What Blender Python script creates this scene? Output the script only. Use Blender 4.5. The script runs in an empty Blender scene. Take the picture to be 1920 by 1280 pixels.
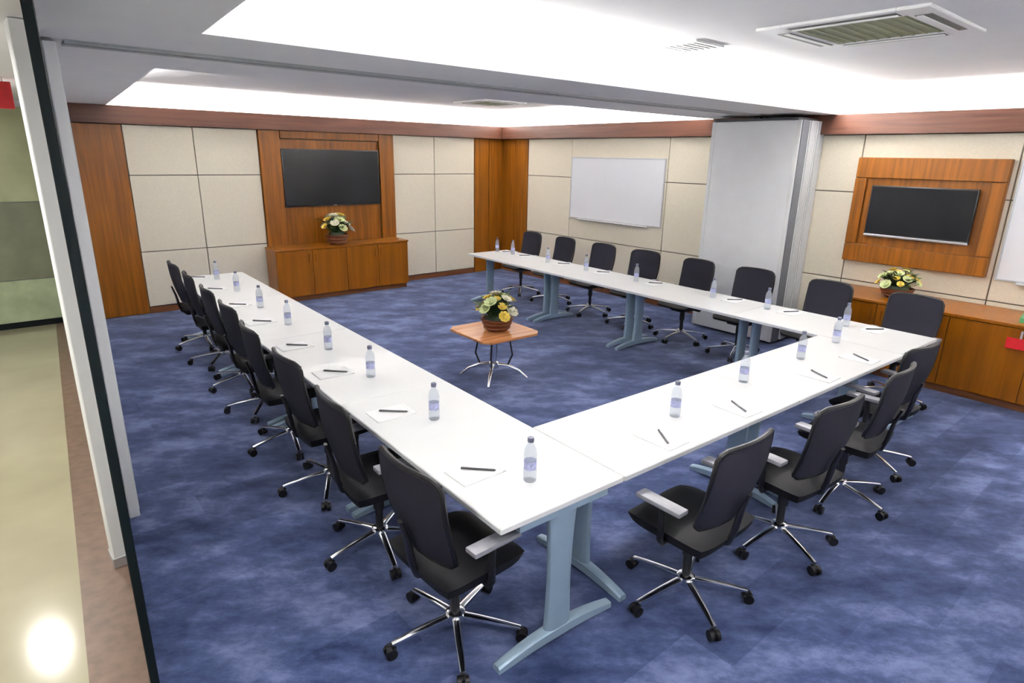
import bpy, bmesh, math, random
from mathutils import Vector, Matrix
R = random.Random(7)
PI = math.pi
C = bpy.context.scene.collection
SC = bpy.context.scene

# ------------------------------------------------------------------ camera
def set_camera():
    cd = bpy.data.cameras.new('camera'); co = bpy.data.objects.new('camera', cd); C.objects.link(co)
    f_px = 1150.106
    cd.sensor_fit = 'HORIZONTAL'; cd.sensor_width = 36.0; cd.lens = f_px / 1920 * 36.0
    cd.clip_start = 0.05; cd.clip_end = 100
    yaw, pitch, roll = math.radians(40.0327), -0.293085, 0.0185727
    fw = Vector((math.cos(pitch)*math.sin(yaw), math.cos(pitch)*math.cos(yaw), math.sin(pitch)))
    r = Vector((math.cos(yaw), -math.sin(yaw), 0)); u = r.cross(fw)
    rr = math.cos(roll)*r + math.sin(roll)*u; uu = -math.sin(roll)*r + math.cos(roll)*u
    m = Matrix((rr, uu, -fw)).transposed().to_4x4()
    m.translation = Vector((-7.7045, -9.5432, 2.1711))
    co.matrix_world = m
    SC.camera = co
set_camera()
# ------------------------------------------------------------------ world, view, cove lights
wd = bpy.data.worlds.new('world'); SC.world = wd; wd.use_nodes = True
wd.node_tree.nodes['Background'].inputs[0].default_value = (0.75, 0.82, 1.0, 1)
wd.node_tree.nodes['Background'].inputs[1].default_value = 0.3
SC.view_settings.view_transform = 'Standard'; SC.view_settings.look = 'None'
SC.view_settings.gamma = 1.0; SC.view_settings.use_curve_mapping = False
SC.view_settings.exposure = 0.6

ZC, ZT = 2.69, 2.95          # soffit and coffer heights
def soffit_x(y): return -6.39 + 0.0685*y      # inner edge of the soffit on the corridor side
def area(name, loc, sx, sy, power, rot, col=(1.0, 0.97, 0.92)):
    l = bpy.data.lights.new(name, 'AREA'); l.shape = 'RECTANGLE'; l.size = sx; l.size_y = sy
    l.energy = power; l.color = col
    o = bpy.data.objects.new(name, l); C.objects.link(o); o.location = loc; o.rotation_euler = rot
    return o
KW = 29.0    # watts per metre of cove strip
UP = PI
area('cove_light_back', (-3.2, -0.075, 2.655), 6.2, 0.05, 6.2*KW*0.75, (UP, 0, 0))
area('cove_light_right_far', (-0.075, -2.35, 2.655), 0.05, 4.4, 4.4*KW*0.75, (UP, 0, 0))
area('cove_light_right_near', (-0.075, -8.3, 2.655), 0.05, 4.2, 4.2*KW*0.75, (UP, 0, 0))
area('cove_light_beam_far', (-3.3, -4.68, 2.78), 6.2, 0.06, 6.2*KW*0.6, (UP, 0, 0))
area('cove_light_beam_near', (-3.4, -6.12, 2.78), 6.6, 0.06, 6.6*KW*1.25, (UP, 0, 0))
_a = math.atan(0.0685)
area('cove_light_left_far', (soffit_x(-2.3)-0.10, -2.3, 2.78), 0.06, 4.3, 4.3*KW*0.7, (UP, 0, _a))
area('cove_light_left_near', (soffit_x(-8.3)-0.10, -8.3, 2.78), 0.06, 4.2, 4.2*KW*1.0, (UP, 0, _a))
area('cove_light_front', (-3.5, -10.3, 2.78), 6.6, 0.06, 6.6*KW*0.45, (UP, 0, 0))

# ------------------------------------------------------------------ material helpers
def new_mat(name):
    m = bpy.data.materials.new(name); m.use_nodes = True
    return m, m.node_tree, m.node_tree.nodes['Principled BSDF']
def plain(name, col, rough=0.5, metal=0.0, spec=0.5, vary=0.06, scale=30.0, bump=0.0, coat=0.0):
    m, t, b = new_mat(name); n = t.nodes; L = t.links
    tc = n.new('ShaderNodeTexCoord'); no = n.new('ShaderNodeTexNoise'); no.inputs['Scale'].default_value = scale
    no.inputs['Detail'].default_value = 3
    L.new(tc.outputs['Object'], no.inputs['Vector'])
    cr = n.new('ShaderNodeValToRGB')
    cr.color_ramp.elements[0].color = tuple(c*(1-vary) for c in col)+(1,)
    cr.color_ramp.elements[1].color = tuple(min(1, c*(1+vary)) for c in col)+(1,)
    cr.color_ramp.elements[0].position = 0.3; cr.color_ramp.elements[1].position = 0.7
    L.new(no.outputs['Fac'], cr.inputs['Fac']); L.new(cr.outputs['Color'], b.inputs['Base Color'])
    b.inputs['Roughness'].default_value = rough; b.inputs['Metallic'].default_value = metal
    b.inputs['Specular IOR Level'].default_value = spec
    b.inputs['Coat Weight'].default_value = coat
    if bump:
        bp = n.new('ShaderNodeBump'); bp.inputs['Strength'].default_value = bump; bp.inputs['Distance'].default_value = 0.002
        L.new(no.outputs['Fac'], bp.inputs['Height']); L.new(bp.outputs['Normal'], b.inputs['Normal'])
    return m
def wood(name, dark, light, axis='Z', rough=0.35):
    m, t, b = new_mat(name); n = t.nodes; L = t.links
    tc = n.new('ShaderNodeTexCoord'); mp = n.new('ShaderNodeMapping')
    s = {'Z': (14, 14, 0.7), 'X': (0.7, 14, 14), 'Y': (14, 0.7, 14)}[axis]
    mp.inputs['Scale'].default_value = s
    L.new(tc.outputs['Object'], mp.inputs['Vector'])
    no = n.new('ShaderNodeTexNoise'); no.inputs['Scale'].default_value = 1.6; no.inputs['Detail'].default_value = 6
    no.inputs['Distortion'].default_value = 0.6
    L.new(mp.outputs['Vector'], no.inputs['Vector'])
    cr = n.new('ShaderNodeValToRGB')
    cr.color_ramp.elements[0].color = dark+(1,); cr.color_ramp.elements[1].color = light+(1,)
    cr.color_ramp.elements[0].position = 0.3; cr.color_ramp.elements[1].position = 0.72
    L.new(no.outputs['Fac'], cr.inputs['Fac']); L.new(cr.outputs['Color'], b.inputs['Base Color'])
    b.inputs['Roughness'].default_value = rough; b.inputs['Specular IOR Level'].default_value = 0.3
    return m
def carpet_mat():
    m, t, b = new_mat('carpet'); n = t.nodes; L = t.links
    tc = n.new('ShaderNodeTexCoord')
    # plank-shaped tufted flecks, streaks along the room
    mr = n.new('ShaderNodeMapping'); mr.inputs['Rotation'].default_value = (0, 0, math.radians(40))
    L.new(tc.outputs['Object'], mr.inputs['Vector'])
    mp = n.new('ShaderNodeMapping'); mp.inputs['Scale'].default_value = (1.0, 1.7, 1.0)
    L.new(mr.outputs['Vector'], mp.inputs['Vector'])
    n1 = n.new('ShaderNodeTexNoise'); n1.inputs['Scale'].default_value = 1.9; n1.inputs['Detail'].default_value = 5
    n1.inputs['Roughness'].default_value = 0.72
    L.new(mp.outputs['Vector'], n1.inputs['Vector'])
    br = n.new('ShaderNodeTexBrick'); br.inputs['Scale'].default_value = 1.0
    br.inputs['Brick Width'].default_value = 1.0; br.inputs['Row Height'].default_value = 0.25
    br.inputs['Mortar Size'].default_value = 0.0
    br.inputs['Color1'].default_value = (0.25, 0.25, 0.25, 1); br.inputs['Color2'].default_value = (0.75, 0.75, 0.75, 1)
    L.new(tc.outputs['Object'], br.inputs['Vector'])
    fine = n.new('ShaderNodeTexNoise'); fine.inputs['Scale'].default_value = 260; fine.inputs['Detail'].default_value = 2
    L.new(tc.outputs['Object'], fine.inputs['Vector'])
    mx = n.new('ShaderNodeMix'); mx.data_type = 'FLOAT'; mx.inputs[0].default_value = 0.16
    L.new(n1.outputs['Fac'], mx.inputs[2]); L.new(br.outputs['Color'], mx.inputs[3])
    mx2 = n.new('ShaderNodeMix'); mx2.data_type = 'FLOAT'; mx2.inputs[0].default_value = 0.14
    L.new(mx.outputs[0], mx2.inputs[2]); L.new(fine.outputs['Fac'], mx2.inputs[3])
    cr = n.new('ShaderNodeValToRGB'); e = cr.color_ramp.elements
    e[0].position = 0.38; e[0].color = (0.009, 0.019, 0.070, 1)
    e[1].position = 0.64; e[1].color = (0.135, 0.165, 0.315, 1)
    k = e.new(0.50); k.color = (0.040, 0.060, 0.148, 1)
    L.new(mx2.outputs[0], cr.inputs['Fac']); L.new(cr.outputs['Color'], b.inputs['Base Color'])
    b.inputs['Roughness'].default_value = 0.95; b.inputs['Specular IOR Level'].default_value = 0.15
    b.inputs['Sheen Weight'].default_value = 0.12
    bp = n.new('ShaderNodeBump'); bp.inputs['Strength'].default_value = 0.5; bp.inputs['Distance'].default_value = 0.004
    L.new(fine.outputs['Fac'], bp.inputs['Height']); L.new(bp.outputs['Normal'], b.inputs['Normal'])
    return m
def glass(name, col=(1, 1, 1), rough=0.02, ior=1.45):
    m, t, b = new_mat(name)
    b.inputs['Base Color'].default_value = col+(1,); b.inputs['Roughness'].default_value = rough
    b.inputs['Transmission Weight'].default_value = 1.0; b.inputs['IOR'].default_value = ior
    return m
def clear_plastic(name):
    m, t, b = new_mat(name); n = t.nodes; L = t.links
    b.inputs['Base Color'].default_value = (0.62, 0.66, 0.74, 1); b.inputs['Roughness'].default_value = 0.08
    tr = n.new('ShaderNodeBsdfTransparent'); tr.inputs[0].default_value = (0.93, 0.95, 0.98, 1)
    mx = n.new('ShaderNodeMixShader'); mx.inputs[0].default_value = 0.32
    L.new(tr.outputs[0], mx.inputs[1]); L.new(b.outputs[0], mx.inputs[2])
    L.new(mx.outputs[0], n['Material Output'].inputs['Surface'])
    return m
def emit(name, col, s):
    m, t, b = new_mat(name)
    b.inputs['Base Color'].default_value = col+(1,)
    b.inputs['Emission Color'].default_value = col+(1,); b.inputs['Emission Strength'].default_value = s
    return m

M = dict(
    carpet=carpet_mat(),
    wood=wood('wall_wood', (0.138, 0.042, 0.0018), (0.275, 0.091, 0.005)),
    woodh=wood('cabinet_wood', (0.17, 0.050, 0.0010), (0.25, 0.080, 0.002), 'Z', 0.3),
    cornice=wood('cornice_wood', (0.070, 0.026, 0.016), (0.125, 0.050, 0.031), 'X', 0.4),
    cornicey=wood('cornice_wood_long', (0.070, 0.026, 0.016), (0.125, 0.050, 0.031), 'Y', 0.4),
    cream=plain('cream_fabric', (0.80, 0.735, 0.60), 0.85, spec=0.2, vary=0.04, scale=60, bump=0.1),
    groove=plain('groove_backing', (0.20, 0.17, 0.13), 0.8),
    base=wood('baseboard_wood', (0.10, 0.035, 0.012), (0.18, 0.07, 0.03), 'X'),
    ceiling=plain('ceiling_paint', (0.80, 0.80, 0.81), 0.9, spec=0.2, vary=0.015, scale=4),
    white=plain('white_paint', (0.82, 0.83, 0.84), 0.5, vary=0.02, scale=6),
    laminate=plain('white_laminate', (0.79, 0.80, 0.80), 0.33, vary=0.012, scale=5, coat=0.1),
    laminate_edge=plain('laminate_edge', (0.62, 0.64, 0.66), 0.4, vary=0.02),
    tablesteel=plain('pale_blue_steel', (0.27, 0.37, 0.47), 0.38, metal=0.25, vary=0.04, scale=8),
    chrome=plain('chrome', (0.78, 0.79, 0.82), 0.16, metal=1.0, vary=0.02),
    darksteel=plain('dark_steel', (0.03, 0.03, 0.035), 0.4, metal=0.6),
    leather=plain('black_upholstery', (0.004, 0.004, 0.006), 0.6, spec=0.22, vary=0.2, scale=90, bump=0.2),
    mesh=plain('grey_mesh_fabric', (0.017, 0.016, 0.026), 0.75, spec=0.2, vary=0.35, scale=420, bump=0.3),
    plastic=plain('black_plastic', (0.006, 0.006, 0.008), 0.4, spec=0.3),
    armpad=plain('grey_arm_pad', (0.20, 0.20, 0.23), 0.35),
    screen=plain('tv_screen', (0.003, 0.003, 0.0045), 0.18, vary=0.1, scale=2),
    bezel=plain('tv_bezel', (0.010, 0.010, 0.011), 0.3),
    silver=plain('silver_trim', (0.55, 0.55, 0.58), 0.3, metal=0.8),
    board=plain('whiteboard_face', (0.88, 0.90, 0.95), 0.22, vary=0.01, scale=3, coat=0.2),
    alu=plain('aluminium', (0.60, 0.62, 0.65), 0.35, metal=0.7, vary=0.03),
    partition=plain('partition_face', (0.90, 0.915, 0.93), 0.6, vary=0.02, scale=5),
    seal=plain('partition_seal', (0.05, 0.055, 0.065), 0.6),
    partdark=plain('partition_edge_dark', (0.16, 0.175, 0.21), 0.45, metal=0.3),
    partgrey=plain('partition_edge', (0.62, 0.65, 0.70), 0.45, metal=0.2),
    tile=plain('beige_tile', (0.46, 0.42, 0.29), 0.14, vary=0.08, scale=1.6, coat=0.3),
    stone=plain('brown_stone', (0.21, 0.135, 0.095), 0.35, vary=0.2, scale=14),
    glassedge=plain('dark_glass_edge', (0.002, 0.006, 0.008), 0.35, spec=0.2),
    glass=glass('clear_glass', (0.93, 0.98, 0.96)),
    green1=plain('pale_green_glass', (0.52, 0.56, 0.34), 0.25, vary=0.12, scale=3),
    green2=plain('grey_green_glass', (0.26, 0.28, 0.19), 0.2, vary=0.15, scale=3),
    green3=plain('light_green_glass', (0.48, 0.57, 0.37), 0.25, vary=0.15, scale=5),
    red=plain('red_enamel', (0.55, 0.012, 0.018), 0.35),
    grille=plain('olive_grille', (0.20, 0.22, 0.13), 0.6, vary=0.08),
    acwhite=plain('ac_plastic', (0.74, 0.75, 0.76), 0.45, vary=0.02),
    vent=plain('vent_slot', (0.10, 0.105, 0.10), 0.6),
    slot=plain('track_slot', (0.11, 0.12, 0.12), 0.6),
    trackgrey=plain('track_alu', (0.42, 0.45, 0.46), 0.5, metal=0.2),
    orangewood=wood('orange_wood', (0.36, 0.13, 0.04), (0.58, 0.27, 0.12), 'X', 0.25),
    basket=plain('brown_basket', (0.13, 0.035, 0.008), 0.6, vary=0.35, scale=60, bump=0.6),
    leaf=plain('leaf', (0.055, 0.095, 0.018), 0.5, vary=0.3, scale=20),
    leafd=plain('leaf_dark', (0.022, 0.045, 0.018), 0.5, vary=0.3, scale=20),
    petalw=plain('petal_white', (0.85, 0.82, 0.66), 0.6, vary=0.06),
    petaly=plain('petal_yellow', (0.74, 0.55, 0.09), 0.6, vary=0.1),
    petalp=plain('petal_pale', (0.66, 0.72, 0.38), 0.6, vary=0.1),
    paper=plain('paper', (0.88, 0.88, 0.89), 0.7, vary=0.01),
    pen=plain('pen_body', (0.05, 0.05, 0.06), 0.35),
    penc=plain('pen_clip', (0.55, 0.56, 0.58), 0.3, metal=0.8),
    bottle=clear_plastic('bottle_plastic'),
    label=plain('bottle_label', (0.36, 0.38, 0.60), 0.5, vary=0.25, scale=80),
    cap=plain('bottle_cap', (0.10, 0.11, 0.17), 0.4),
    greentray=plain('green_plastic', (0.10, 0.36, 0.16), 0.4),
    paleg=plain('pale_green_paper', (0.55, 0.70, 0.50), 0.6),
    lamp=emit('lamp_glow', (1.0, 0.97, 0.92), 240.0),
)

# ------------------------------------------------------------------ mesh helpers
def link(name, me, parent=None, loc=None, rotz=None):
    o = bpy.data.objects.new(name, me); C.objects.link(o)
    if parent is not None: o.parent = parent
    if loc is not None: o.location = loc
    if rotz is not None: o.rotation_euler = (0, 0, rotz)
    return o
def mesh_from(bm, mat, name, smooth=False):
    bmesh.ops.recalc_face_normals(bm, faces=bm.faces)
    me = bpy.data.meshes.new(name); bm.to_mesh(me); bm.free()
    me.materials.append(mat if not isinstance(mat, str) else M[mat])
    if smooth:
        for p in me.polygons: p.use_smooth = True
        me.set_sharp_from_angle(angle=math.radians(38))
    return me
def add_box(bm, x0, x1, y0, y1, z0, z1, bevel=0.0, seg=1, mat=None):
    vs = [bm.verts.new(p) for p in ((x0,y0,z0),(x1,y0,z0),(x1,y1,z0),(x0,y1,z0),(x0,y0,z1),(x1,y0,z1),(x1,y1,z1),(x0,y1,z1))]
    if mat is not None:
        for v in vs: v.co = mat @ v.co
    fs = [bm.faces.new([vs[i] for i in q]) for q in ((3,2,1,0),(4,5,6,7),(0,1,5,4),(1,2,6,5),(2,3,7,6),(3,0,4,7))]
    if bevel:
        es = list({e for f in fs for e in f.edges})
        bmesh.ops.bevel(bm, geom=es, offset=bevel, segments=seg, affect='EDGES', profile=0.6)
def box(name, x0, x1, y0, y1, z0, z1, mat, parent=None, bevel=0.0, seg=1, loc=None, rotz=None):
    bm = bmesh.new(); add_box(bm, x0, x1, y0, y1, z0, z1, bevel, seg)
    return link(name, mesh_from(bm, mat, name, seg > 1), parent, loc, rotz)
def frame_of(d):
    d = d.normalized(); a = Vector((0, 0, 1)) if abs(d.z) < 0.9 else Vector((1, 0, 0))
    u = d.cross(a).normalized(); return u, d.cross(u).normalized()
def add_tube(bm, pts, rad, seg=10, caps=True, flat=1.0):
    pts = [Vector(p) for p in pts]; n = len(pts)
    rads = rad if isinstance(rad, (list, tuple)) else [rad]*n
    rings = []; u = None
    for i, p in enumerate(pts):
        d = (pts[min(i+1, n-1)] - pts[max(i-1, 0)]).normalized()
        if u is None: u, v = frame_of(d)
        else:
            u = (u - d*u.dot(d)).normalized(); v = d.cross(u)
        rings.append([bm.verts.new(p + rads[i]*(math.cos(2*PI*k/seg)*u + flat*math.sin(2*PI*k/seg)*v)) for k in range(seg)])
    for a, b in zip(rings, rings[1:]):
        for k in range(seg): bm.faces.new((a[k], a[(k+1) % seg], b[(k+1) % seg], b[k]))
    if caps: bm.faces.new(rings[0][::-1]); bm.faces.new(rings[-1])
def add_lathe(bm, prof, seg=16, off=(0, 0, 0), capb=True, capt=True):
    off = Vector(off); rings = []
    for r, z in prof:
        rings.append([bm.verts.new(off + Vector((r*math.cos(2*PI*k/seg), r*math.sin(2*PI*k/seg), z))) for k in range(seg)])
    for a, b in zip(rings, rings[1:]):
        for k in range(seg): bm.faces.new((a[k], a[(k+1) % seg], b[(k+1) % seg], b[k]))
    if capb: bm.faces.new(rings[0][::-1])
    if capt: bm.faces.new(rings[-1])
def add_prism(bm, pts, z0, z1):
    a = [bm.verts.new((x, y, z0)) for x, y in pts]; b = [bm.verts.new((x, y, z1)) for x, y in pts]; n = len(pts)
    bm.faces.new(a[::-1]); bm.faces.new(b)
    for k in range(n): bm.faces.new((a[k], a[(k+1) % n], b[(k+1) % n], b[k]))
def prism(name, pts, z0, z1, mat, parent=None):
    bm = bmesh.new(); add_prism(bm, pts, z0, z1); return link(name, mesh_from(bm, mat, name), parent)
def tube(name, pts, rad, mat, parent=None, seg=10, flat=1.0):
    bm = bmesh.new(); add_tube(bm, pts, rad, seg, True, flat); return link(name, mesh_from(bm, mat, name, True), parent)
def lathe(name, prof, mat, parent=None, seg=20, loc=None):
    bm = bmesh.new(); add_lathe(bm, prof, seg); return link(name, mesh_from(bm, mat, name, True), parent, loc)
def tag(o, label, cat, group=None):
    o['label'] = label; o['category'] = cat
    if group: o['group'] = group
    return o
def struct(o, label=None):
    o['kind'] = 'structure'
    if label: o['label'] = label
    return o
def thing(name, label, cat, loc=(0, 0, 0), rotz=0.0, group=None):
    o = bpy.data.objects.new(name, None); C.objects.link(o); o.location = loc; o.rotation_euler = (0, 0, rotz)
    o.empty_display_size = 0.1
    return tag(o, label, cat, group)
def copy_tree(o, parent=None):
    c = o.copy(); C.objects.link(c); c.parent = parent
    for ch in o.children: copy_tree(ch, c)
    return c
PHI = -0.029686       # the table ring stands turned by this angle in the room
CO, SI = math.cos(PHI), math.sin(PHI)
def W(x, y, z=0.0): return (CO*x - SI*y, SI*x + CO*y, z)
ORD = ['first', 'second', 'third', 'fourth', 'fifth', 'sixth', 'seventh', 'eighth']

# ------------------------------------------------------------------ room shell
YF = -10.6
def tile_x(y): return -7.322 + 0.0597*y
def carpet_x(y): return -7.10 + 0.0597*y
struct(prism('floor', [(carpet_x(YF), YF), (0.1, YF), (0.1, 0.1), (carpet_x(0.1), 0.1)], -0.05, 0.0, 'carpet'), 'blue mottled carpet floor')
struct(prism('trim_1', [(tile_x(YF), YF), (carpet_x(YF), YF), (carpet_x(0.1), 0.1), (tile_x(0.1), 0.1)], -0.05, 0.0, 'stone'), 'brown stone threshold strip beside the carpet')
struct(prism('floor_corridor', [(-9.4, YF), (tile_x(YF), YF), (tile_x(0.1), 0.1), (-9.4, 0.1)], -0.05, 0.0, 'tile'), 'polished beige corridor floor')
# ceilings
struct(box('ceiling', -9.5, 0.2, YF-0.1, 0.2, ZT, ZT+0.08, 'ceiling'), 'raised white ceiling coffers')
sof = [(-9.5, YF), (soffit_x(YF), YF), (soffit_x(0.1), 0.1), (-9.5, 0.1)]
struct(prism('ceiling_soffit', sof, ZC, ZC+0.05, 'ceiling'), 'lowered flat soffit on the corridor side')
ups = [(soffit_x(YF)-0.26, YF), (soffit_x(YF)-0.22, YF), (soffit_x(0.1)-0.22, 0.1), (soffit_x(0.1)-0.26, 0.1)]
struct(prism('ceiling_upstand', ups, ZC+0.05, ZT, 'ceiling'), 'upright side of the lit ceiling recess')
bmm = bmesh.new()
add_prism(bmm, [(soffit_x(-6.2), -6.2), (0, -6.2), (0, -5.50), (soffit_x(-5.5), -5.50)], ZC, ZC+0.05)
add_prism(bmm, [(soffit_x(-5.4), -5.40), (0, -5.40), (0, -4.6), (soffit_x(-4.6), -4.6)], ZC, ZC+0.05)
add_prism(bmm, [(soffit_x(-6.0), -6.0), (0, -6.0), (0, -5.96), (soffit_x(-5.96), -5.96)], ZC+0.05, ZT)
add_prism(bmm, [(soffit_x(-4.84), -4.84), (0, -4.84), (0, -4.8), (soffit_x(-4.8), -4.8)], ZC+0.05, ZT)
struct(link('ceiling_beam', mesh_from(bmm, 'ceiling', 'ceiling_beam')), 'white ceiling beam between the two recesses')
# partition track recessed in the beam and running over the soffit
bmm = bmesh.new()
add_box(bmm, -7.28, 0, -5.50, -5.40, ZC+0.03, ZC+0.05)
trk = struct(link('trim_2', mesh_from(bmm, 'slot', 'trim_2')), 'dark slot of the folding partition track')
for y0, y1 in ((-5.53, -5.485), (-5.415, -5.37)):
    box('track_rail', -7.28, 0, y0, y1, ZC-0.014, ZC+0.0, 'trackgrey', trk)
box('track_shadow_gap', -7.28, 0, -5.485, -5.415, ZC-0.008, ZC+0.0, 'slot', trk)
# front soffit (behind the photographer) closes the recess
struct(box('ceiling_front_soffit', soffit_x(YF), 0, YF, -10.25, ZC, ZC+0.05, 'ceiling'))

# back wall (television wall) and right wall, built of panels over a backing
wb = struct(box('wall_back', -7.14, 0.1, 0.0, 0.12, 0, ZC-0.07, 'groove'), 'panelled wall with large television')
wr = struct(box('wall_right', 0.0, 0.12, YF, 0.0, 0, ZC-0.07, 'groove'), 'panelled wall with whiteboards')
struct(box('wall_back_upper', -7.14, 0.1, 0.0, 0.12, ZC-0.07, ZT, 'ceiling'))
struct(box('wall_right_upper', 0.0, 0.12, YF, 0.0, ZC-0.07, ZT, 'ceiling'))
G = 0.006     # half a groove
ROWS = [(0.09, 0.843), (0.843, 1.845), (1.845, 2.476)]
def panel_a(x0, x1, z0, z1, mat, name='panel', t=0.025):
    return box(name, x0+G, x1-G, -t, 0.0, z0+G, z1-G, mat, wb, 0.003)
def panel_b(y0, y1, z0, z1, mat, name='panel', t=0.025):
    return box(name, -t, 0.0, y0+G, y1-G, z0+G, z1-G, mat, wr, 0.003)
for x0, x1 in ((-6.255, -5.43), (-5.43, -4.58), (-2.39, -1.57), (-1.57, -0.70)):
    for z0, z1 in ROWS: panel_a(x0, x1, z0, z1, 'cream')
for x0, x1 in ((-7.14, -6.255), (-0.70, -0.36), (-0.36, 0.0)):
    panel_a(x0, x1, 0.0, 2.476, 'wood', 'wood_panel', 0.035)
# television bay on the back wall: surround boards around a recessed board
panel_a(-4.58, -4.27, 0.0, 2.476, 'wood', 'wood_panel', 0.07)
panel_a(-2.66, -2.39, 0.0, 2.476, 'wood', 'wood_panel', 0.07)
panel_a(-4.27, -2.66, 2.36, 2.476, 'wood', 'wood_panel', 0.07)
panel_a(-4.27, -2.66, 0.0, 2.36, 'wood', 'wood_panel', 0.02)
for y0, y1 in ((-1.88, -0.77), (-3.86, -1.88), (-5.2, -3.86), (-6.5, -5.2), (-7.94, -6.5), (-9.4, -7.94), (YF, -9.4)):
    for z0, z1 in ROWS: panel_b(y0, y1, z0, z1, 'cream')
panel_b(-0.40, -0.035, 0.0, 2.476, 'wood', 'wood_panel', 0.035)
panel_b(-0.77, -0.40, 0.0, 2.476, 'wood', 'wood_panel', 0.035)
struct(box('trim_3', -7.14, -0.14, -0.14, -0.115, 2.476, ZC, 'cornice'), 'red-brown timber cornice over the television wall')
struct(box('trim_4', -0.14, -0.115, YF, -0.115, 2.476, ZC, 'cornicey'), 'red-brown timber cornice over the whiteboard wall')
box('cornice_shelf', -7.14, -0.115, -0.115, -0.0, 2.60, 2.63, 'cornice', bpy.data.objects['trim_3'])
box('cornice_shelf', -0.115, -0.0, YF, 0.0, 2.60, 2.63, 'cornicey', bpy.data.objects['trim_4'])
for i, (x0, x1) in enumerate(((-6.25, -4.59), (-2.38, -0.71))):
    struct(box('baseboard_back', x0, x1, -0.032, 0.0, 0.0, 0.085, 'base'))
struct(box('baseboard_right', -0.032, 0.0, YF, -0.78, 0.0, 0.085, 'base'))
# corridor side wall, closing walls
wl = [(-7.48, -5.85), (-7.41, -5.85), (-7.14, 0.0), (-7.21, 0.0)]
struct(prism('wall_left', wl, 0.0, ZC, 'white'), 'white wall between room and corridor')
struct(box('wall_front', -9.5, 0.2, YF-0.12, YF, 0, ZT, 'white'))
struct(box('wall_corridor_side', -9.52, -9.4, YF, 0.2, 0, ZC, 'white'))
we = struct(box('wall_corridor_end', -9.5, -7.21, 0.12, 0.24, 0, ZC, 'white'), 'greenish glazed end of the corridor')
box('glass_panel', -9.4, -7.22, 0.09, 0.12, 1.54, 2.62, 'green1', we, 0.004)
box('glass_panel', -9.4, -7.22, 0.09, 0.12, 0.60, 1.53, 'green2', we, 0.004)
box('glass_panel', -9.4, -7.22, 0.09, 0.12, 0.07, 0.59, 'green3', we, 0.004)
box('base_rail', -9.4, -7.22, 0.07, 0.12, 0.0, 0.065, 'glassedge', we)

# posts at the opening and the glass door leaf seen edge-on
t = thing('door_post', 'white door post standing beside the dark glass door edge, left of it', 'door frame', (-7.487, -5.965, 0), 0.05)
box('post', -0.037, 0.037, -0.06, 0.06, 0.0, ZC-0.002, 'white', t, 0.004)
box('foot_plate', -0.042, 0.042, -0.065, 0.065, 0.0, 0.06, 'alu', t, 0.003)
t = thing('partition_jamb', 'slim white partition jamb at the end of the ceiling track, right of the glass door', 'door frame', (-7.347, -5.45, 0), 0.0)
box('jamb', -0.028, 0.028, -0.09, 0.09, 0.0, ZC-0.016, 'white', t, 0.004)
box('seal_strip', 0.028, 0.036, -0.03, 0.03, 0.02, ZC-0.03, 'partgrey', t)
ang = -math.atan(0.0749)
t = thing('glass_door', 'open glass door leaf seen edge-on as a dark vertical strip', 'door', (-7.7045+0.0749*2.50, -9.5432+2.50, 0), ang)
box('edge_stile', -0.0165, 0.0165, 0.0, 0.035, 0.0, 2.66, 'glassedge', t, 0.003)
box('hinge_stile', -0.0165, 0.0165, 0.93, 0.965, 0.0, 2.66, 'glassedge', t, 0.003)
box('glass_pane', -0.006, 0.006, 0.035, 0.93, 0.06, 2.62, 'glass', t)
box('top_rail', -0.014, 0.014, 0.035, 0.93, 2.62, 2.66, 'glassedge', t)
box('bottom_rail', -0.014, 0.014, 0.035, 0.93, 0.0, 0.06, 'glassedge', t)
t = thing('hanging_sign', 'red sign hanging under the corridor ceiling', 'sign', (-7.62, -3.0, 2.46))
box('sign_panel', -0.20, 0.20, -0.02, 0.02, 0.0, 0.20, 'red', t, 0.004)
for x in (-0.15, 0.15): box('hanger', x-0.005, x+0.005, -0.005, 0.005, 0.20, 0.231, 'alu', t)
for i, (lx, ly, lab) in enumerate(((-8.0, -2.71, 'round corridor ceiling lamp reflected in the floor tiles'), (-8.4, -5.6, 'added unseen second lamp that brightens the corridor'), (-8.4, -8.4, 'added unseen third lamp that brightens the corridor'))):  # second and third lamps are unseen, added only to brighten the corridor
    t = thing('corridor_lamp', lab, 'lamp', (lx, ly, ZC-0.02))
    bm = bmesh.new(); add_lathe(bm, [(0.10, 0.0), (0.115, 0.0), (0.115, 0.019), (0.10, 0.019), (0.10, 0.0)], 24, (0, 0, 0), False, False)
    link('ring', mesh_from(bm, 'white', 'ring', True), t)
    lathe('diffuser', [(0.0, 0.004), (0.099, 0.004), (0.099, 0.018), (0.0, 0.018)], 'lamp', t, 24)

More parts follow.
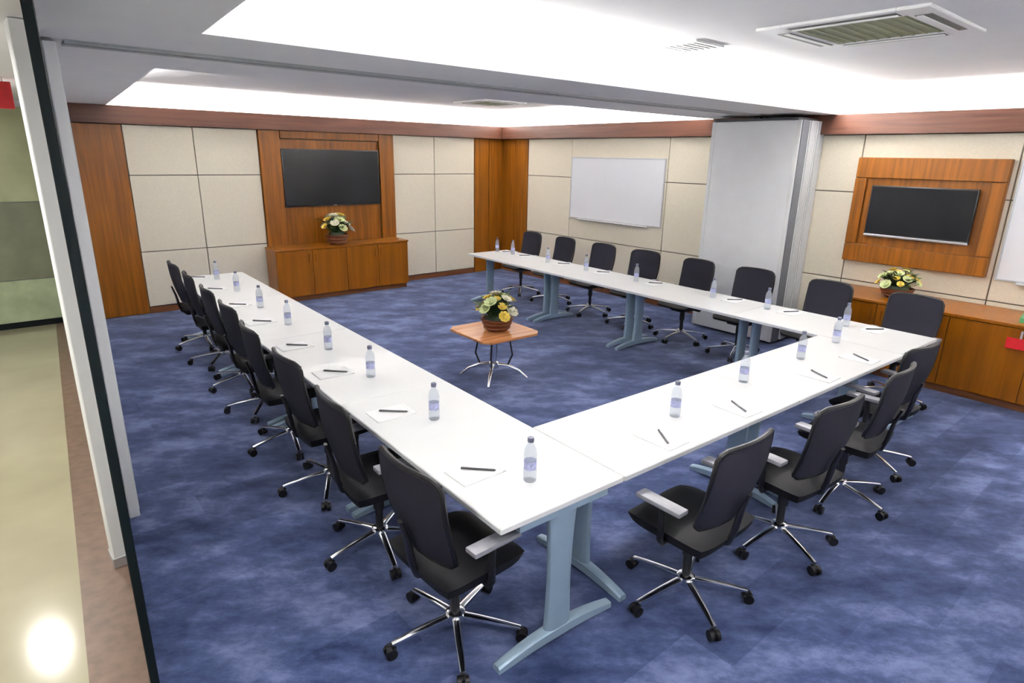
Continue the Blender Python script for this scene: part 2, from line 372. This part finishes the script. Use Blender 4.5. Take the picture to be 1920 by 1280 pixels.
# ------------------------------------------------------------------ stacked folding partition
t = thing('folding_partition', 'stack of tall white folding partition panels against the whiteboard wall', 'partition', (0, 0, 0))
for i in range(3):
    x1 = -0.030 - i*0.196; x0 = x1 - 0.172
    p = box('panel', x0, x1, -6.03, -4.90, 0.03, ZC-0.07, 'partition', t, 0.004)
    box('edge_strip', x0+0.014, x1-0.014, -6.042, -6.03, 0.03, ZC-0.07, 'partdark' if i == 2 else 'partgrey', p)
    box('edge_strip', x0+0.014, x1-0.014, -4.90, -4.888, 0.03, ZC-0.07, 'partgrey', p)
    if i == 2:
        box('face_trim', x0-0.006, x0, -4.945, -4.90, 0.03, ZC-0.07, 'white', p)
        box('face_trim', x0-0.006, x0, -6.03, -5.985, 0.03, ZC-0.07, 'white', p)
    box('seal', x1, x1+0.023, -6.028, -4.902, 0.04, ZC-0.08, 'seal', p)
    box('carrier', x0+0.05, x1-0.05, -5.49, -5.41, ZC-0.07, ZC-0.015, 'darksteel', t)
box('top_seal', -0.62, -0.03, -6.00, -4.93, ZC-0.07, ZC-0.045, 'seal', t)

# ------------------------------------------------------------------ tables
TH, TT = 0.74, 0.028
def leg_mesh(span, name='leg'):
    # column standing on the middle of the foot; table width runs along local x
    bm = bmesh.new()
    n = 12
    prof = []
    for k in range(n+1):
        z = 0.05 + (TH-TT-0.03-0.05)*k/n
        w = 0.066 + 0.016*abs(k/n-0.45)**2*4
        prof.append((w, z))
    rings = []
    for w, z in prof:
        rings.append([bm.verts.new((w*math.copysign(abs(math.cos(a))**0.7, math.cos(a)), 0.027*math.copysign(abs(math.sin(a))**0.7, math.sin(a)), z)) for a in [2*PI*j/16 for j in range(16)]])
    for a, b in zip(rings, rings[1:]):
        for k in range(16): bm.faces.new((a[k], a[(k+1) % 16], b[(k+1) % 16], b[k]))
    bm.faces.new(rings[0][::-1]); bm.faces.new(rings[-1])
    return mesh_from(bm, 'tablesteel', name, True)
def foot_mesh(span):
    bm = bmesh.new(); n = 10; rings = []
    for k in range(n+1):
        u = -1+2*k/n; x = u*span/2
        zt = 0.032 + 0.045*(1-u*u); zb = max(0.0, 0.028*(1-u*u)-0.004) if abs(u) < 0.93 else 0.0
        hw = 0.024 + 0.006*(1-abs(u))
        rings.append([bm.verts.new(p) for p in ((x, -hw, zb), (x, hw, zb), (x, hw, zt-0.008), (x, hw*0.6, zt), (x, -hw*0.6, zt), (x, -hw, zt-0.008))])
    for a, b in zip(rings, rings[1:]):
        for k in range(6): bm.faces.new((a[k], a[(k+1) % 6], b[(k+1) % 6], b[k]))
    bm.faces.new(rings[0][::-1]); bm.faces.new(rings[-1])
    return mesh_from(bm, 'tablesteel', 'foot', True)
def make_table(cx, cy, length, width, rot, label, legoff=(0.07, 0.07)):
    # local x = across (width), local y = along (length)
    t = thing('conference_table', label, 'table', W(cx, cy), PHI+rot, 'white conference tables set in a ring')
    hl, hw = length/2-0.0015, width/2
    top = box('table_top', -hw, hw, -hl, hl, TH-TT, TH, 'laminate', t, 0.003)
    bm = bmesh.new()
    add_box(bm, -hw-0.002, -hw, -hl+0.004, hl-0.004, TH-TT+0.003, TH-0.004)
    add_box(bm, hw, hw+0.002, -hl+0.004, hl-0.004, TH-TT+0.003, TH-0.004)
    link('edge_band', mesh_from(bm, 'laminate_edge', 'edge_band'), top)
    lm, fm = leg_mesh(width), foot_mesh(width-0.02)
    for s, off in ((-1, legoff[0]), (1, legoff[1])):
        y = s*(hl-off)
        lg = link('leg', lm, t, (0, y, 0)); link('foot', fm, lg)
        box('bracket', -width*0.36, width*0.36, -0.03, 0.03, TH-TT-0.032, TH-TT, 'tablesteel', lg)
    box('cross_beam', -0.02, 0.02, -hl+legoff[0]+0.03, hl-legoff[1]-0.03, TH-TT-0.07, TH-TT-0.03, 'tablesteel', t)
    return t
lab = ['nearest the camera at the front corner', 'second from the front corner', 'third from the front corner', 'farthest from the camera beside the low cabinet']
LX, LW = -5.757, 0.724
for i in range(4):
    ln = 1.575; cy = -8.08 + ln*(i+0.5)
    make_table(LX, cy, ln, LW, 0.0, 'white table of the left row, ' + lab[i], (0.035 if i == 0 else 0.045, 0.045))
lab = ['closest to the camera', 'nearer to the corner by the wall cabinet']
for i in range(2):
    ln = (5.392-2.172)/2; cx = -5.392 + ln*(i+0.5)
    make_table(cx, -7.742, ln, 0.676, -PI/2, 'white table of the short front row, ' + lab[i])
FX, FW = -1.795, 0.75
lab = ['at the corner beside the wall cabinet', 'second from the corner by the wall cabinet', 'third from the corner by the wall cabinet', 'at the far end near the room corner']
for i in range(4):
    ln = 1.515; cy = -8.06 + ln*(i+0.5)
    make_table(FX, cy, ln, FW, 0.0, 'white table of the far row, ' + lab[i])

# ------------------------------------------------------------------ chairs (sitter faces local +y, origin under the hub)
def chair_proto():
    t = thing('office_chair', 'black mesh-back office chair', 'chair', (0, 0, 0), 0)
    # seat cushion: rounded slab with waterfall front
    bm = bmesh.new(); nx, ny = 10, 10; top = {}; bot = {}
    for i in range(nx+1):
        for j in range(ny+1):
            u, v = -1+2*i/nx, -1+2*j/ny
            x = 0.24*math.copysign(abs(u)**0.85, u)*(1-0.10*max(0, v)**3-0.04*abs(v)**6); y = 0.02 + 0.235*math.copysign(abs(v)**0.85, v)*(1-0.05*abs(u)**4)
            edge = max(abs(u), abs(v))
            z = 0.492 - 0.024*edge**5 + 0.008*abs(u)**2 - 0.022*max(0, v-0.5)**2*4 - 0.012*max(0.0, 0.2-v*0.2-abs(u)*0.2)
            top[i, j] = bm.verts.new((x, y, z)); bot[i, j] = bm.verts.new((x*0.96, 0.02+(y-0.02)*0.96, 0.428 - (0.008 if edge < 1 else 0.0)))
    for i in range(nx):
        for j in range(ny):
            bm.faces.new((top[i, j], top[i+1, j], top[i+1, j+1], top[i, j+1]))
            bm.faces.new((bot[i, j+1], bot[i+1, j+1], bot[i+1, j], bot[i, j]))
    for i in range(nx):
        bm.faces.new((top[i, 0], bot[i, 0], bot[i+1, 0], top[i+1, 0])); bm.faces.new((top[i, ny], top[i+1, ny], bot[i+1, ny], bot[i, ny]))
        bm.faces.new((top[0, i], top[0, i+1], bot[0, i+1], bot[0, i])); bm.faces.new((top[nx, i], bot[nx, i], bot[nx, i+1], top[nx, i+1]))
    link('seat', mesh_from(bm, 'leather', 'seat', True), t)
    # backrest
    def bp(u, v, off=0.0):      # u -1..1 across, v 0..1 up
        w = 0.238 - 0.014*v**2 - 0.03*(1-v)**3
        x = u*w; z = 0.545 + 0.435*v - 0.012*abs(u)**3*v
        y = -0.185 - 0.085*v + 0.05*math.sin(v*PI)*-0.35 + 0.045*u*u
        return Vector((x, y+off, z))
    bm = bmesh.new(); nu, nv = 10, 10; F = {}; B = {}
    for i in range(nu+1):
        for j in range(nv+1):
            u, v = -1+2*i/nu, j/nv
            F[i, j] = bm.verts.new(bp(u*0.985, v*0.97+0.015, 0.010)); B[i, j] = bm.verts.new(bp(u*0.985, v*0.97+0.015, -0.010))
    for i in range(nu):
        for j in range(nv):
            bm.faces.new((F[i, j], F[i+1, j], F[i+1, j+1], F[i, j+1])); bm.faces.new((B[i, j+1], B[i+1, j+1], B[i+1, j], B[i, j]))
    for k in range(nu):
        bm.faces.new((F[k, 0], B[k, 0], B[k+1, 0], F[k+1, 0])); bm.faces.new((F[k, nv], F[k+1, nv], B[k+1, nv], B[k, nv]))
    for k in range(nv):
        bm.faces.new((F[0, k], F[0, k+1], B[0, k+1], B[0, k])); bm.faces.new((F[nu, k], B[nu, k], B[nu, k+1], F[nu, k+1]))
    link('backrest', mesh_from(bm, 'mesh', 'backrest', True), t)
    loop = [bp(-1, v) for v in [0.06+0.86*k/8 for k in range(9)]]
    loop += [bp(-0.93, 0.975)] + [bp(-0.8+1.6*k/6, 1.0) for k in range(7)] + [bp(0.93, 0.975)]
    loop += [bp(1, 0.92-0.86*k/8) for k in range(9)] + [bp(0.9, 0.01)] + [bp(0.75-1.5*k/4, 0.0) for k in range(5)] + [bp(-0.9, 0.01), bp(-1, 0.06)]
    tube('back_frame', loop, 0.013, 'plastic', t, 8)
    tube('back_support', [(0, 0.02, 0.405), (0, -0.13, 0.40), (0, -0.205, 0.43), (0, -0.225, 0.50), (0, -0.245, 0.62), (0, -0.275, 0.72)], [0.03, 0.032, 0.03, 0.028, 0.024, 0.018], 'plastic', t, 8, 0.5)
    box('tilt_mechanism', -0.09, 0.09, -0.10, 0.13, 0.375, 0.425, 'darksteel', t, 0.012, 2)
    for s in (-1, 1):
        a = tube('armrest', [(s*0.10, 0.0, 0.415), (s*0.245, 0.0, 0.415), (s*0.272, -0.005, 0.45), (s*0.275, -0.01, 0.55), (s*0.272, 0.0, 0.632)], [0.014, 0.014, 0.016, 0.017, 0.015], 'plastic', t, 8)
        bm = bmesh.new(); add_box(bm, s*0.272-0.036, s*0.272+0.036, -0.12, 0.13, 0.63, 0.655, 0.010, 2)
        link('arm_pad', mesh_from(bm, 'armpad', 'arm_pad', True), a)
    lathe('gas_lift', [(0.034, 0.085), (0.034, 0.13), (0.022, 0.132), (0.022, 0.25), (0.031, 0.252), (0.031, 0.377)], 'darksteel', t, 14)
    lathe('hub', [(0.030, 0.075), (0.046, 0.082), (0.046, 0.125), (0.036, 0.132)], 'chrome', t, 16)
    # five legs with casters; each shares its mesh and is turned about the hub
    bm = bmesh.new(); rings = []; n = 8
    for k in range(n+1):
        u = k/n; r = 0.036 + 0.275*u; zc = 0.104 - 0.020*u - 0.018*u*u; hw = 0.021 - 0.007*u; hh = 0.013 - 0.004*u
        rings.append([bm.verts.new((r, hw*math.copysign(abs(math.cos(a))**0.6, math.cos(a)), zc + hh*math.copysign(abs(math.sin(a))**0.8, math.sin(a)))) for a in [2*PI*q/10 for q in range(10)]])
    for a, b in zip(rings, rings[1:]):
        for k in range(10): bm.faces.new((a[k], a[(k+1) % 10], b[(k+1) % 10], b[k]))
    bm.faces.new(rings[0][::-1]); bm.faces.new(rings[-1])
    legm = mesh_from(bm, 'chrome', 'leg', True)
    bm = bmesh.new()
    for s in (-1, 1):
        add_tube(bm, [(0.318, s*0.008, 0.027), (0.318, s*0.026, 0.027)], 0.027, 14)
    add_tube(bm, [(0.300, 0, 0.030), (0.300, 0, 0.062)], 0.009, 8)
    add_box(bm, 0.292, 0.335, -0.0075, 0.0075, 0.022, 0.050)
    casm = mesh_from(bm, 'plastic', 'caster', True)
    for k in range(5):
        a = math.radians(228+72*k)
        lg = link('leg', legm, t, (0, 0, 0), a); link('caster', casm, lg)
    return t
proto = chair_proto(); used = [False]
FEET = []
for i in range(4):
    for e in (0.035 if i == 0 else 0.045, 1.575-0.045): FEET.append((-6.12, -8.08+1.575*i+e, -5.40, -8.08+1.575*i+e))
    for e in (0.07, 1.515-0.07): FEET.append((-2.17, -8.06+1.515*i+e, -1.42, -8.06+1.515*i+e))
for i in range(2):
    for e in (0.07, 1.61-0.07): FEET.append((-5.392+1.61*i+e, -8.07, -5.392+1.61*i+e, -7.41))
def clear_base(lx, ly):
    best = (-1, 0)
    for k in range(0, 72, 2):
        m = 9
        for q in range(5):
            a = math.radians(228+72*q+k)
            for r in (0.345, 0.31, 0.22):
                p = Vector((lx+r*math.cos(a), ly+r*math.sin(a)))
                for x0, y0, x1, y1 in FEET:
                    c = Vector((min(max(p.x, x0), x1), min(max(p.y, y0), y1))); m = min(m, (p-c).length)
        if m > best[0]: best = (m, k)
    return math.radians(best[1])
def chair(lx, ly, face, label, group, base=None):
    if base is None: base = clear_base(lx, ly)
    o = proto if not used[0] else copy_tree(proto)
    used[0] = True
    o.location = W(lx, ly); o.rotation_euler = (0, 0, PHI + face)
    o['label'] = label; o['category'] = 'chair'; o['group'] = group
    legs = [ch for ch in o.children if ch.name.split('.')[0] == 'leg']
    for k, ch in enumerate(legs): ch.rotation_euler.z = math.radians(228+72*k) + base - face
    return o
LY = [-7.74, -6.91, -6.09, -5.30, -4.50, -3.75, -2.94, -2.17]
LCX = [-6.125, -6.10, -6.06, -6.05, -6.00, -5.985, -5.975, -5.975]
for i, y in enumerate(LY):
    extra = ', nearest the camera' if i == 0 else (', farthest from the camera' if i == 7 else '')
    chair(LCX[i], y, -PI/2 + R.uniform(-0.06, 0.06) + (0.08 if i == 0 else 0),
          'black swivel chair, %s from the front corner in the left row%s' % (ORD[i], extra), 'black swivel chairs along the left row of tables',
          math.radians(15) if i == 0 else None)
NX = [(-5.03, -8.23, 0.03, math.radians(14)), (-4.19, -8.27, -0.05, math.radians(18)), (-3.37, -8.24, 0.08, math.radians(30)), (-2.68, -8.13, -0.10, math.radians(12))]
for i, (x, y, a, b) in enumerate(NX):
    chair(x, y, a, 'black swivel chair, %s from the front corner along the short front row' % ORD[i], 'black swivel chairs along the short front row of tables', b)
FY = [-7.68, -6.87, -6.03, -5.25, -4.41, -3.62, -2.78, -2.00]
for i, y in enumerate(FY):
    chair(-1.13 + R.uniform(-0.02, 0.02), y, PI/2 + R.uniform(-0.08, 0.08),
          'swivel chair facing the camera, %s from the wall cabinet in the far row' % ORD[i], 'swivel chairs along the far row of tables')

# ------------------------------------------------------------------ things on the tables
def bottle_proto():
    t = thing('water_bottle', 'clear water bottle', 'bottle', (0, 0, 0))
    lathe('body', [(0.0, 0.0), (0.028, 0.0), (0.031, 0.006), (0.031, 0.055), (0.029, 0.060), (0.029, 0.105), (0.031, 0.11), (0.031, 0.135), (0.026, 0.165), (0.014, 0.185), (0.0125, 0.20), (0.0, 0.20)], 'bottle', t, 18)
    bm = bmesh.new(); add_lathe(bm, [(0.0297, 0.062), (0.0297, 0.103)], 18, (0, 0, 0), False, False)
    link('label_band', mesh_from(bm, 'label', 'label_band', True), t)
    lathe('cap', [(0.0145, 0.195), (0.0155, 0.197), (0.0155, 0.214), (0.0135, 0.217)], 'cap', t, 14)
    return t
def pen_meshes():
    t = thing('pen', 'dark pen', 'pen', (0, 0, 0))
    tube('barrel', [(0, -0.088, 0.006), (0, -0.080, 0.006), (0, 0.08, 0.006)], [0.0015, 0.0055, 0.0055], 'pen', t, 8)
    box('clip', -0.0018, 0.0018, 0.030, 0.075, 0.0115, 0.014, 'penc', t)
    return t
def pad_proto():
    t = thing('notepad', 'white notepad', 'notepad', (0, 0, 0))
    box('sheets', -0.085, 0.085, -0.12, 0.105, 0.0, 0.006, 'paper', t, 0.001)
    box('binding', -0.085, 0.085, 0.105, 0.12, 0.0, 0.0075, 'paper', t, 0.001)
    return t
bot, pen, pad = bottle_proto(), pen_meshes(), pad_proto(); first = {}
def put(p, key, lx, ly, z, rot, label, group):
    o = p if key not in first else copy_tree(p); first[key] = 1
    o.location = W(lx, ly, z); o.rotation_euler = (0, 0, PHI+rot); o['label'] = label; o['group'] = group
    return o
def seat_set(i, row, where, bx, by, px, py, face, penrot):
    n = ORD[i]
    put(bot, 'b', bx, by, TH, R.uniform(0, 6), 'clear water bottle on the %s, %s from %s' % (row, n, where), 'water bottles on the ' + row)
    put(pad, 'p', px, py, TH, face + R.uniform(-0.05, 0.05), 'white notepad on the %s, %s from %s' % (row, n, where), 'notepads on the ' + row)
    put(pen, 'n', px + 0.02*math.cos(penrot), py, TH+0.006, penrot, 'dark pen on the %s, %s from %s' % (row, n, where), 'pens on the ' + row)
BY = [-7.84, -6.99, -6.15, -5.41, -4.54, -3.78, -2.91, -2.12]
for i in range(8):
    seat_set(i, 'left table row', 'the front corner', -5.76 + R.uniform(-0.02, 0.02), BY[i], -5.935, BY[i]+0.21, -PI/2, 0.87 + R.uniform(-0.08, 0.08))
for i, (bx, by, px) in enumerate(((-4.62, -7.77, -4.93), (-3.77, -7.68, -4.22), (-2.95, -7.65, -3.23), (-2.28, -7.60, -2.58))):
    seat_set(i, 'short front table row', 'the front corner', bx, by, px, -7.92, 0.0, -0.5 + R.uniform(-0.1, 0.1))
FB = [-7.40, -6.62, -5.99, -4.92, -4.06, -3.30, -2.44, -1.97+0.02]
FB[7] = -2.08
for i in range(8):
    seat_set(i, 'far table row', 'the wall cabinet', -1.66 + R.uniform(-0.03, 0.03), FB[i], -1.60, FB[i]-0.22 if i < 7 else FB[i]-0.16, PI/2, 0.9 + R.uniform(-0.2, 0.2))

# ------------------------------------------------------------------ televisions, whiteboards
t = thing('television', 'large black flat television on the wood-panelled back wall', 'television', (-3.475, -0.02, 1.37))
box('housing', -0.795, 0.795, -0.055, -0.015, 0.0, 0.85, 'bezel', t, 0.006, 2)
box('screen', -0.78, 0.78, -0.0575, -0.055, 0.025, 0.835, 'screen', t)
box('wall_mount', -0.2, 0.2, -0.015, 0.0, 0.25, 0.6, 'darksteel', t)
box('logo_bar', -0.03, 0.03, -0.058, -0.055, 0.008, 0.016, 'silver', t)

o = box('raised_panel', -0.05, 0.0, -0.70, 0.70, 0.0, 1.15, 'wood', wr, 0.004, 1, (-0.025, -7.2, 1.08)); o['label'] = 'raised wooden panel behind the smaller television'
for y0, y1, z0, z1 in ((-0.70, 0.70, 0.93, 1.15), (-0.70, 0.70, 0.0, 0.20), (-0.70, -0.575, 0.20, 0.93), (0.575, 0.70, 0.20, 0.93)):
    box('frame_board', -0.035, 0.0, y0+0.003, y1-0.003, z0+0.003, z1-0.003, 'wood', o, 0.004, 1, (-0.05, 0, 0))
t = thing('television', 'smaller black flat television on the raised wooden panel', 'television', (-0.076, -7.2, 1.385))
box('housing', -0.055, -0.012, -0.50, 0.50, 0.0, 0.55, 'bezel', t, 0.006, 2)
box('screen', -0.0575, -0.055, -0.488, 0.488, 0.035, 0.538, 'screen', t)
box('bottom_bezel', -0.062, -0.055, -0.50, 0.50, 0.0, 0.022, 'silver', t, 0.002)
box('wall_mount', -0.012, 0.0, -0.15, 0.15, 0.15, 0.4, 'darksteel', t)

def whiteboard(y0, y1, z0, z1, label):
    t = thing('whiteboard', label, 'whiteboard', (-0.025, (y0+y1)/2, z0)); h = (y1-y0)/2; H = z1-z0
    box('writing_surface', -0.016, 0.0, -h+0.012, h-0.012, 0.012, H-0.012, 'board', t)
    for a, b, c, d in ((-h, h, 0.0, 0.018), (-h, h, H-0.018, H), (-h, -h+0.018, 0.018, H-0.018), (h-0.018, h, 0.018, H-0.018)):
        box('frame_rail', -0.022, 0.0, a, b, c, d, 'alu', t, 0.002)
    box('pen_tray', -0.075, -0.02, -h*0.75, h*0.75, -0.018, 0.0, 'alu', t, 0.003)
whiteboard(-3.83, -1.90, 1.18, 2.18, 'white board in thin frame on the cream panels left of the partition')
whiteboard(-9.45, -7.965, 1.065, 2.22, 'white board cut off by the right picture edge')

# ------------------------------------------------------------------ cabinets
def cabinet(name_label, loc, rotz, width, depth, height, ndoor):
    # local: back at y=0, front at y=-depth, centred in x
    t = thing('cabinet', name_label, 'cabinet', loc, rotz)
    box('plinth', -width/2+0.02, width/2-0.02, -depth+0.04, 0.0, 0.0, 0.07, 'base', t)
    box('body', -width/2, width/2, -depth+0.02, 0.0, 0.07, height-0.03, 'woodh', t)
    box('top', -width/2-0.01, width/2+0.01, -depth-0.01, 0.0, height-0.03, height, 'woodh', t, 0.004)
    w = width/ndoor
    for k in range(ndoor):
        d = box('door', -w/2+0.003, w/2-0.003, -0.02, 0.0, 0.078, height-0.036, 'woodh', t, 0.002, 1, (-width/2+w*(k+0.5), -depth+0.02, 0))
        s = 1 if k % 2 == 0 else -1
        box('handle', s*(w/2-0.05)-0.006, s*(w/2-0.05)+0.006, -0.034, -0.02, height-0.22, height-0.10, 'woodh', d, 0.003)
    return t
cabinet('long orange-brown wooden cabinet under the large television', (-3.53, -0.075, 0), 0.0, 2.20, 0.42, 0.80, 4)
cabinet('brown wooden cabinet beside the right edge under the smaller television', (-0.03, -7.85, 0), -PI/2, 2.60, 0.74, 0.80, 4)

# ------------------------------------------------------------------ low table
t = thing('coffee_table', 'low square orange wooden table in the middle of the table ring', 'table', W(-3.88, -5.0), PHI)
bm = bmesh.new(); a, k = 0.345, 0.07
add_prism(bm, [(-a+k, -a), (a-k, -a), (a, -a+k), (a, a-k), (a-k, a), (-a+k, a), (-a, a-k), (-a, -a+k)], 0.475, 0.50)
bmesh.ops.bevel(bm, geom=[e for e in bm.edges], offset=0.004, segments=1, affect='EDGES')
link('table_top', mesh_from(bm, 'orangewood', 'table_top'), t)
lathe('column', [(0.03, 0.16), (0.028, 0.44), (0.09, 0.46), (0.09, 0.475)], 'chrome', t, 16)
lathe('hub', [(0.04, 0.10), (0.05, 0.11), (0.05, 0.16), (0.03, 0.17)], 'chrome', t, 16)
bm = bmesh.new(); add_tube(bm, [(0.03, 0, 0.14), (0.14, 0, 0.135), (0.26, 0, 0.085), (0.33, 0, 0.025), (0.345, 0, 0.012)], [0.02, 0.018, 0.015, 0.013, 0.012], 10, True, 0.8)
lgm = mesh_from(bm, 'chrome', 'leg', True)
bm = bmesh.new(); add_tube(bm, [(0.06, 0, 0.475), (0.16, 0, 0.40), (0.19, 0, 0.25), (0.14, 0, 0.13)], 0.009, 8)
stm = mesh_from(bm, 'darksteel', 'strut', True)
for q in range(4):
    link('leg', lgm, t, (0, 0, 0), PI/4+q*PI/2); link('strut', stm, t, (0, 0, 0), PI/4+q*PI/2)

# ------------------------------------------------------------------ flower arrangements
def petal_mesh(mat, r=0.035, n=9, cup=0.5, name='flower'):
    bm = bmesh.new()
    for layer in range(3):
        rr = r*(1-0.25*layer); tilt = 0.25+cup*layer*0.6
        for k in range(n-layer*2):
            a = 2*PI*k/(n-layer*2)+layer*0.4
            m = Matrix.Rotation(a, 4, 'Z') @ Matrix.Rotation(-tilt, 4, 'Y')
            w = rr*0.42
            vs = [bm.verts.new(m @ Vector(p)) for p in ((0.003, 0, 0.004*layer), (rr*0.5, -w, 0.004), (rr, -w*0.5, 0.010), (rr*1.04, w*0.4, 0.011), (rr*0.5, w, 0.004))]
            bm.faces.new(vs)
    add_lathe(bm, [(0.0, 0.0), (r*0.25, 0.004), (r*0.28, 0.014), (0.0, 0.020)], 8, (0, 0, 0), False, False)
    return mesh_from(bm, mat, name, True)
def leaf_mesh(mat, l=0.13, w=0.022):
    bm = bmesh.new(); n = 6; rows = []
    for k in range(n+1):
        u = k/n; ww = w*math.sin(PI*min(1, 0.08+u*0.92))**0.8; z = 0.25*l*math.sin(u*PI*0.8)
        rows.append([bm.verts.new((l*u, -ww, z)), bm.verts.new((l*u, 0, z-ww*0.3)), bm.verts.new((l*u, ww, z))])
    for a, b in zip(rows, rows[1:]):
        bm.faces.new((a[0], b[0], b[1], a[1])); bm.faces.new((a[1], b[1], b[2], a[2]))
    return mesh_from(bm, mat, 'leaf', True)
FM = {k: petal_mesh(k, r) for k, r in (('petalw', 0.055), ('petaly', 0.042), ('petalp', 0.048))}
LM = {k: leaf_mesh(k) for k in ('leaf', 'leafd')}
def arrangement(loc, label, s=1.0, wide=1.0, weights=('petalw', 'petalw', 'petaly', 'petalp'), nf=16, nl=26, seed=1, bask=True):
    rr = random.Random(seed)
    t = thing('flower_arrangement', label, 'flowers', loc, rr.uniform(0, 6))
    bm = bmesh.new()
    add_lathe(bm, [(0.075*s*wide, 0.0), (0.10*s*wide, 0.03*s), (0.12*s*wide, 0.08*s), (0.125*s*wide, 0.10*s), (0.112*s*wide, 0.10*s), (0.10*s*wide, 0.07*s)], 20)
    b = link('basket', mesh_from(bm, 'basket', 'basket', True), t)
    for k in range(3):
        z = (0.03+0.03*k)*s; rad = (0.101+0.010*k)*s*wide
        tube('woven_band', [(rad*math.cos(2*PI*q/20), rad*math.sin(2*PI*q/20), z) for q in range(21)], 0.006*s, 'basket', b, 6)
    lathe('moss', [(0.0, 0.085*s), (0.09*s*wide, 0.085*s), (0.08*s*wide, 0.12*s), (0.0, 0.15*s)], 'leafd', t, 12)
    for k in range(nl):
        a = rr.uniform(0, 2*PI); el = rr.uniform(0.1, 1.2)
        o = link('leaf', LM[rr.choice(('leaf', 'leafd'))], t, (0.05*s*wide*math.cos(a), 0.05*s*wide*math.sin(a), rr.uniform(0.10, 0.14)*s))
        o.rotation_euler = (rr.uniform(-0.3, 0.3), -el, a); q = s*rr.uniform(0.8, 1.45); o.scale = (q, q, q)
    for k in range(nf):
        a = k*2.4+rr.uniform(-0.3, 0.3); u = math.sqrt((k+0.5)/nf); rad = 0.155*s*wide*u
        z = (0.27 - 0.13*u*u + rr.uniform(-0.02, 0.02))*s
        p = Vector((rad*math.cos(a), rad*math.sin(a), z))
        fl = link('flower', FM[weights[k % len(weights)]], t, p)
        tl = 0.9*u; fl.rotation_euler = (0, tl, a); q = s*rr.uniform(0.85, 1.2); fl.scale = (q, q, q)
        st = tube('stem', [p*1.0, Vector((p.x*0.5, p.y*0.5, p.z*0.7)), Vector((p.x*0.2, p.y*0.2, 0.10*s))], 0.0035, 'leaf', t, 5)
    return t
arrangement(W(-3.86, -5.02, 0.50), 'basket of white and yellow flowers on the low square table', 1.3, 1.0, ('petalw', 'petaly', 'petalp', 'petaly'), 18, 30, 3)
arrangement((-3.62, -0.37, 0.80), 'basket of cream flowers on the long cabinet below the large television', 1.6, 0.88, ('petalw', 'petaly', 'petalw', 'petalp'), 16, 30, 5)
arrangement((-0.42, -7.24, 0.80), 'basket of yellow-green flowers on the cabinet below the smaller television', 1.05, 1.25, ('petaly', 'petalp', 'petaly', 'petalp'), 22, 30, 9)
# green tray and red tag on the right cabinet
t = thing('tray', 'green plastic tray with pale paper on the brown cabinet at the right edge', 'tray', (-0.52, -8.52, 0.80), 0.1)
box('tray_base', -0.13, 0.13, -0.18, 0.18, 0.0, 0.012, 'greentray', t, 0.003)
for x0, x1, y0, y1 in ((-0.13, -0.122, -0.18, 0.18), (0.122, 0.13, -0.18, 0.18), (-0.122, 0.122, -0.18, -0.172), (-0.122, 0.122, 0.172, 0.18)):
    box('tray_rim', x0, x1, y0, y1, 0.012, 0.045, 'greentray', t, 0.002)
box('paper_stack', -0.11, 0.11, -0.16, 0.16, 0.012, 0.06, 'paleg', t, 0.002)
t = thing('red_tag', 'red tag hanging on the front of the brown cabinet at the right edge', 'tag', (-0.792, -8.42, 0.63))
box('plate', -0.006, 0.0, -0.10, 0.10, -0.05, 0.05, 'red', t, 0.002)
box('hook', -0.004, 0.0, -0.008, 0.008, 0.05, 0.12, 'alu', t)

# ------------------------------------------------------------------ ceiling fittings
def cassette(x, y, label, size=0.84):
    t = thing('air_conditioner', label, 'air conditioner', (x, y, ZT)); h = size/2
    bm = bmesh.new(); gi = h*0.66
    for a, b, c, d in ((-h, h, -h, -gi), (-h, h, gi, h), (-h, -gi, -gi, gi), (gi, h, -gi, gi)): add_box(bm, a, b, c, d, -0.018, 0.0, 0.004)
    link('frame', mesh_from(bm, 'acwhite', 'frame'), t)
    g = box('grille', -gi, gi, -gi, gi, -0.012, 0.0, 'grille', t)
    for k in range(9):
        yy = -gi + gi*2*(k+0.5)/9; box('grille_slat', -gi+0.01, gi-0.01, yy-0.012, yy+0.004, -0.017, -0.012, 'grille', g)
    for q in range(4):
        m = Matrix.Rotation(q*PI/2, 4, 'Z'); bm = bmesh.new(); add_box(bm, -gi*0.95, gi*0.95, h*0.72, h*0.90, -0.020, -0.0175, 0, 1, m)
        v = link('air_slot', mesh_from(bm, 'vent', 'air_slot'), t)
        bm = bmesh.new(); add_box(bm, -gi*0.93, gi*0.93, h*0.74, h*0.81, -0.026, -0.020, 0.002, 1, m); link('louvre', mesh_from(bm, 'acwhite', 'louvre'), v)
cassette(-3.42, -7.76, 'square ceiling air conditioner with olive grille in the near recess', 0.95)
cassette(-1.6, -1.65, 'square ceiling air conditioner in the far recess', 0.80)
t = thing('ceiling_speaker', 'small square grey fitting on the near ceiling left of the air conditioner', 'ceiling fitting', (-3.68, -6.66, ZT))
box('plate', -0.17, 0.17, -0.17, 0.17, -0.015, 0.0, 'acwhite', t, 0.003)
for k in range(6):
    yy = -0.125+0.05*k; box('slot', -0.13, 0.13, yy-0.009, yy+0.009, -0.018, -0.015, 'vent', t)
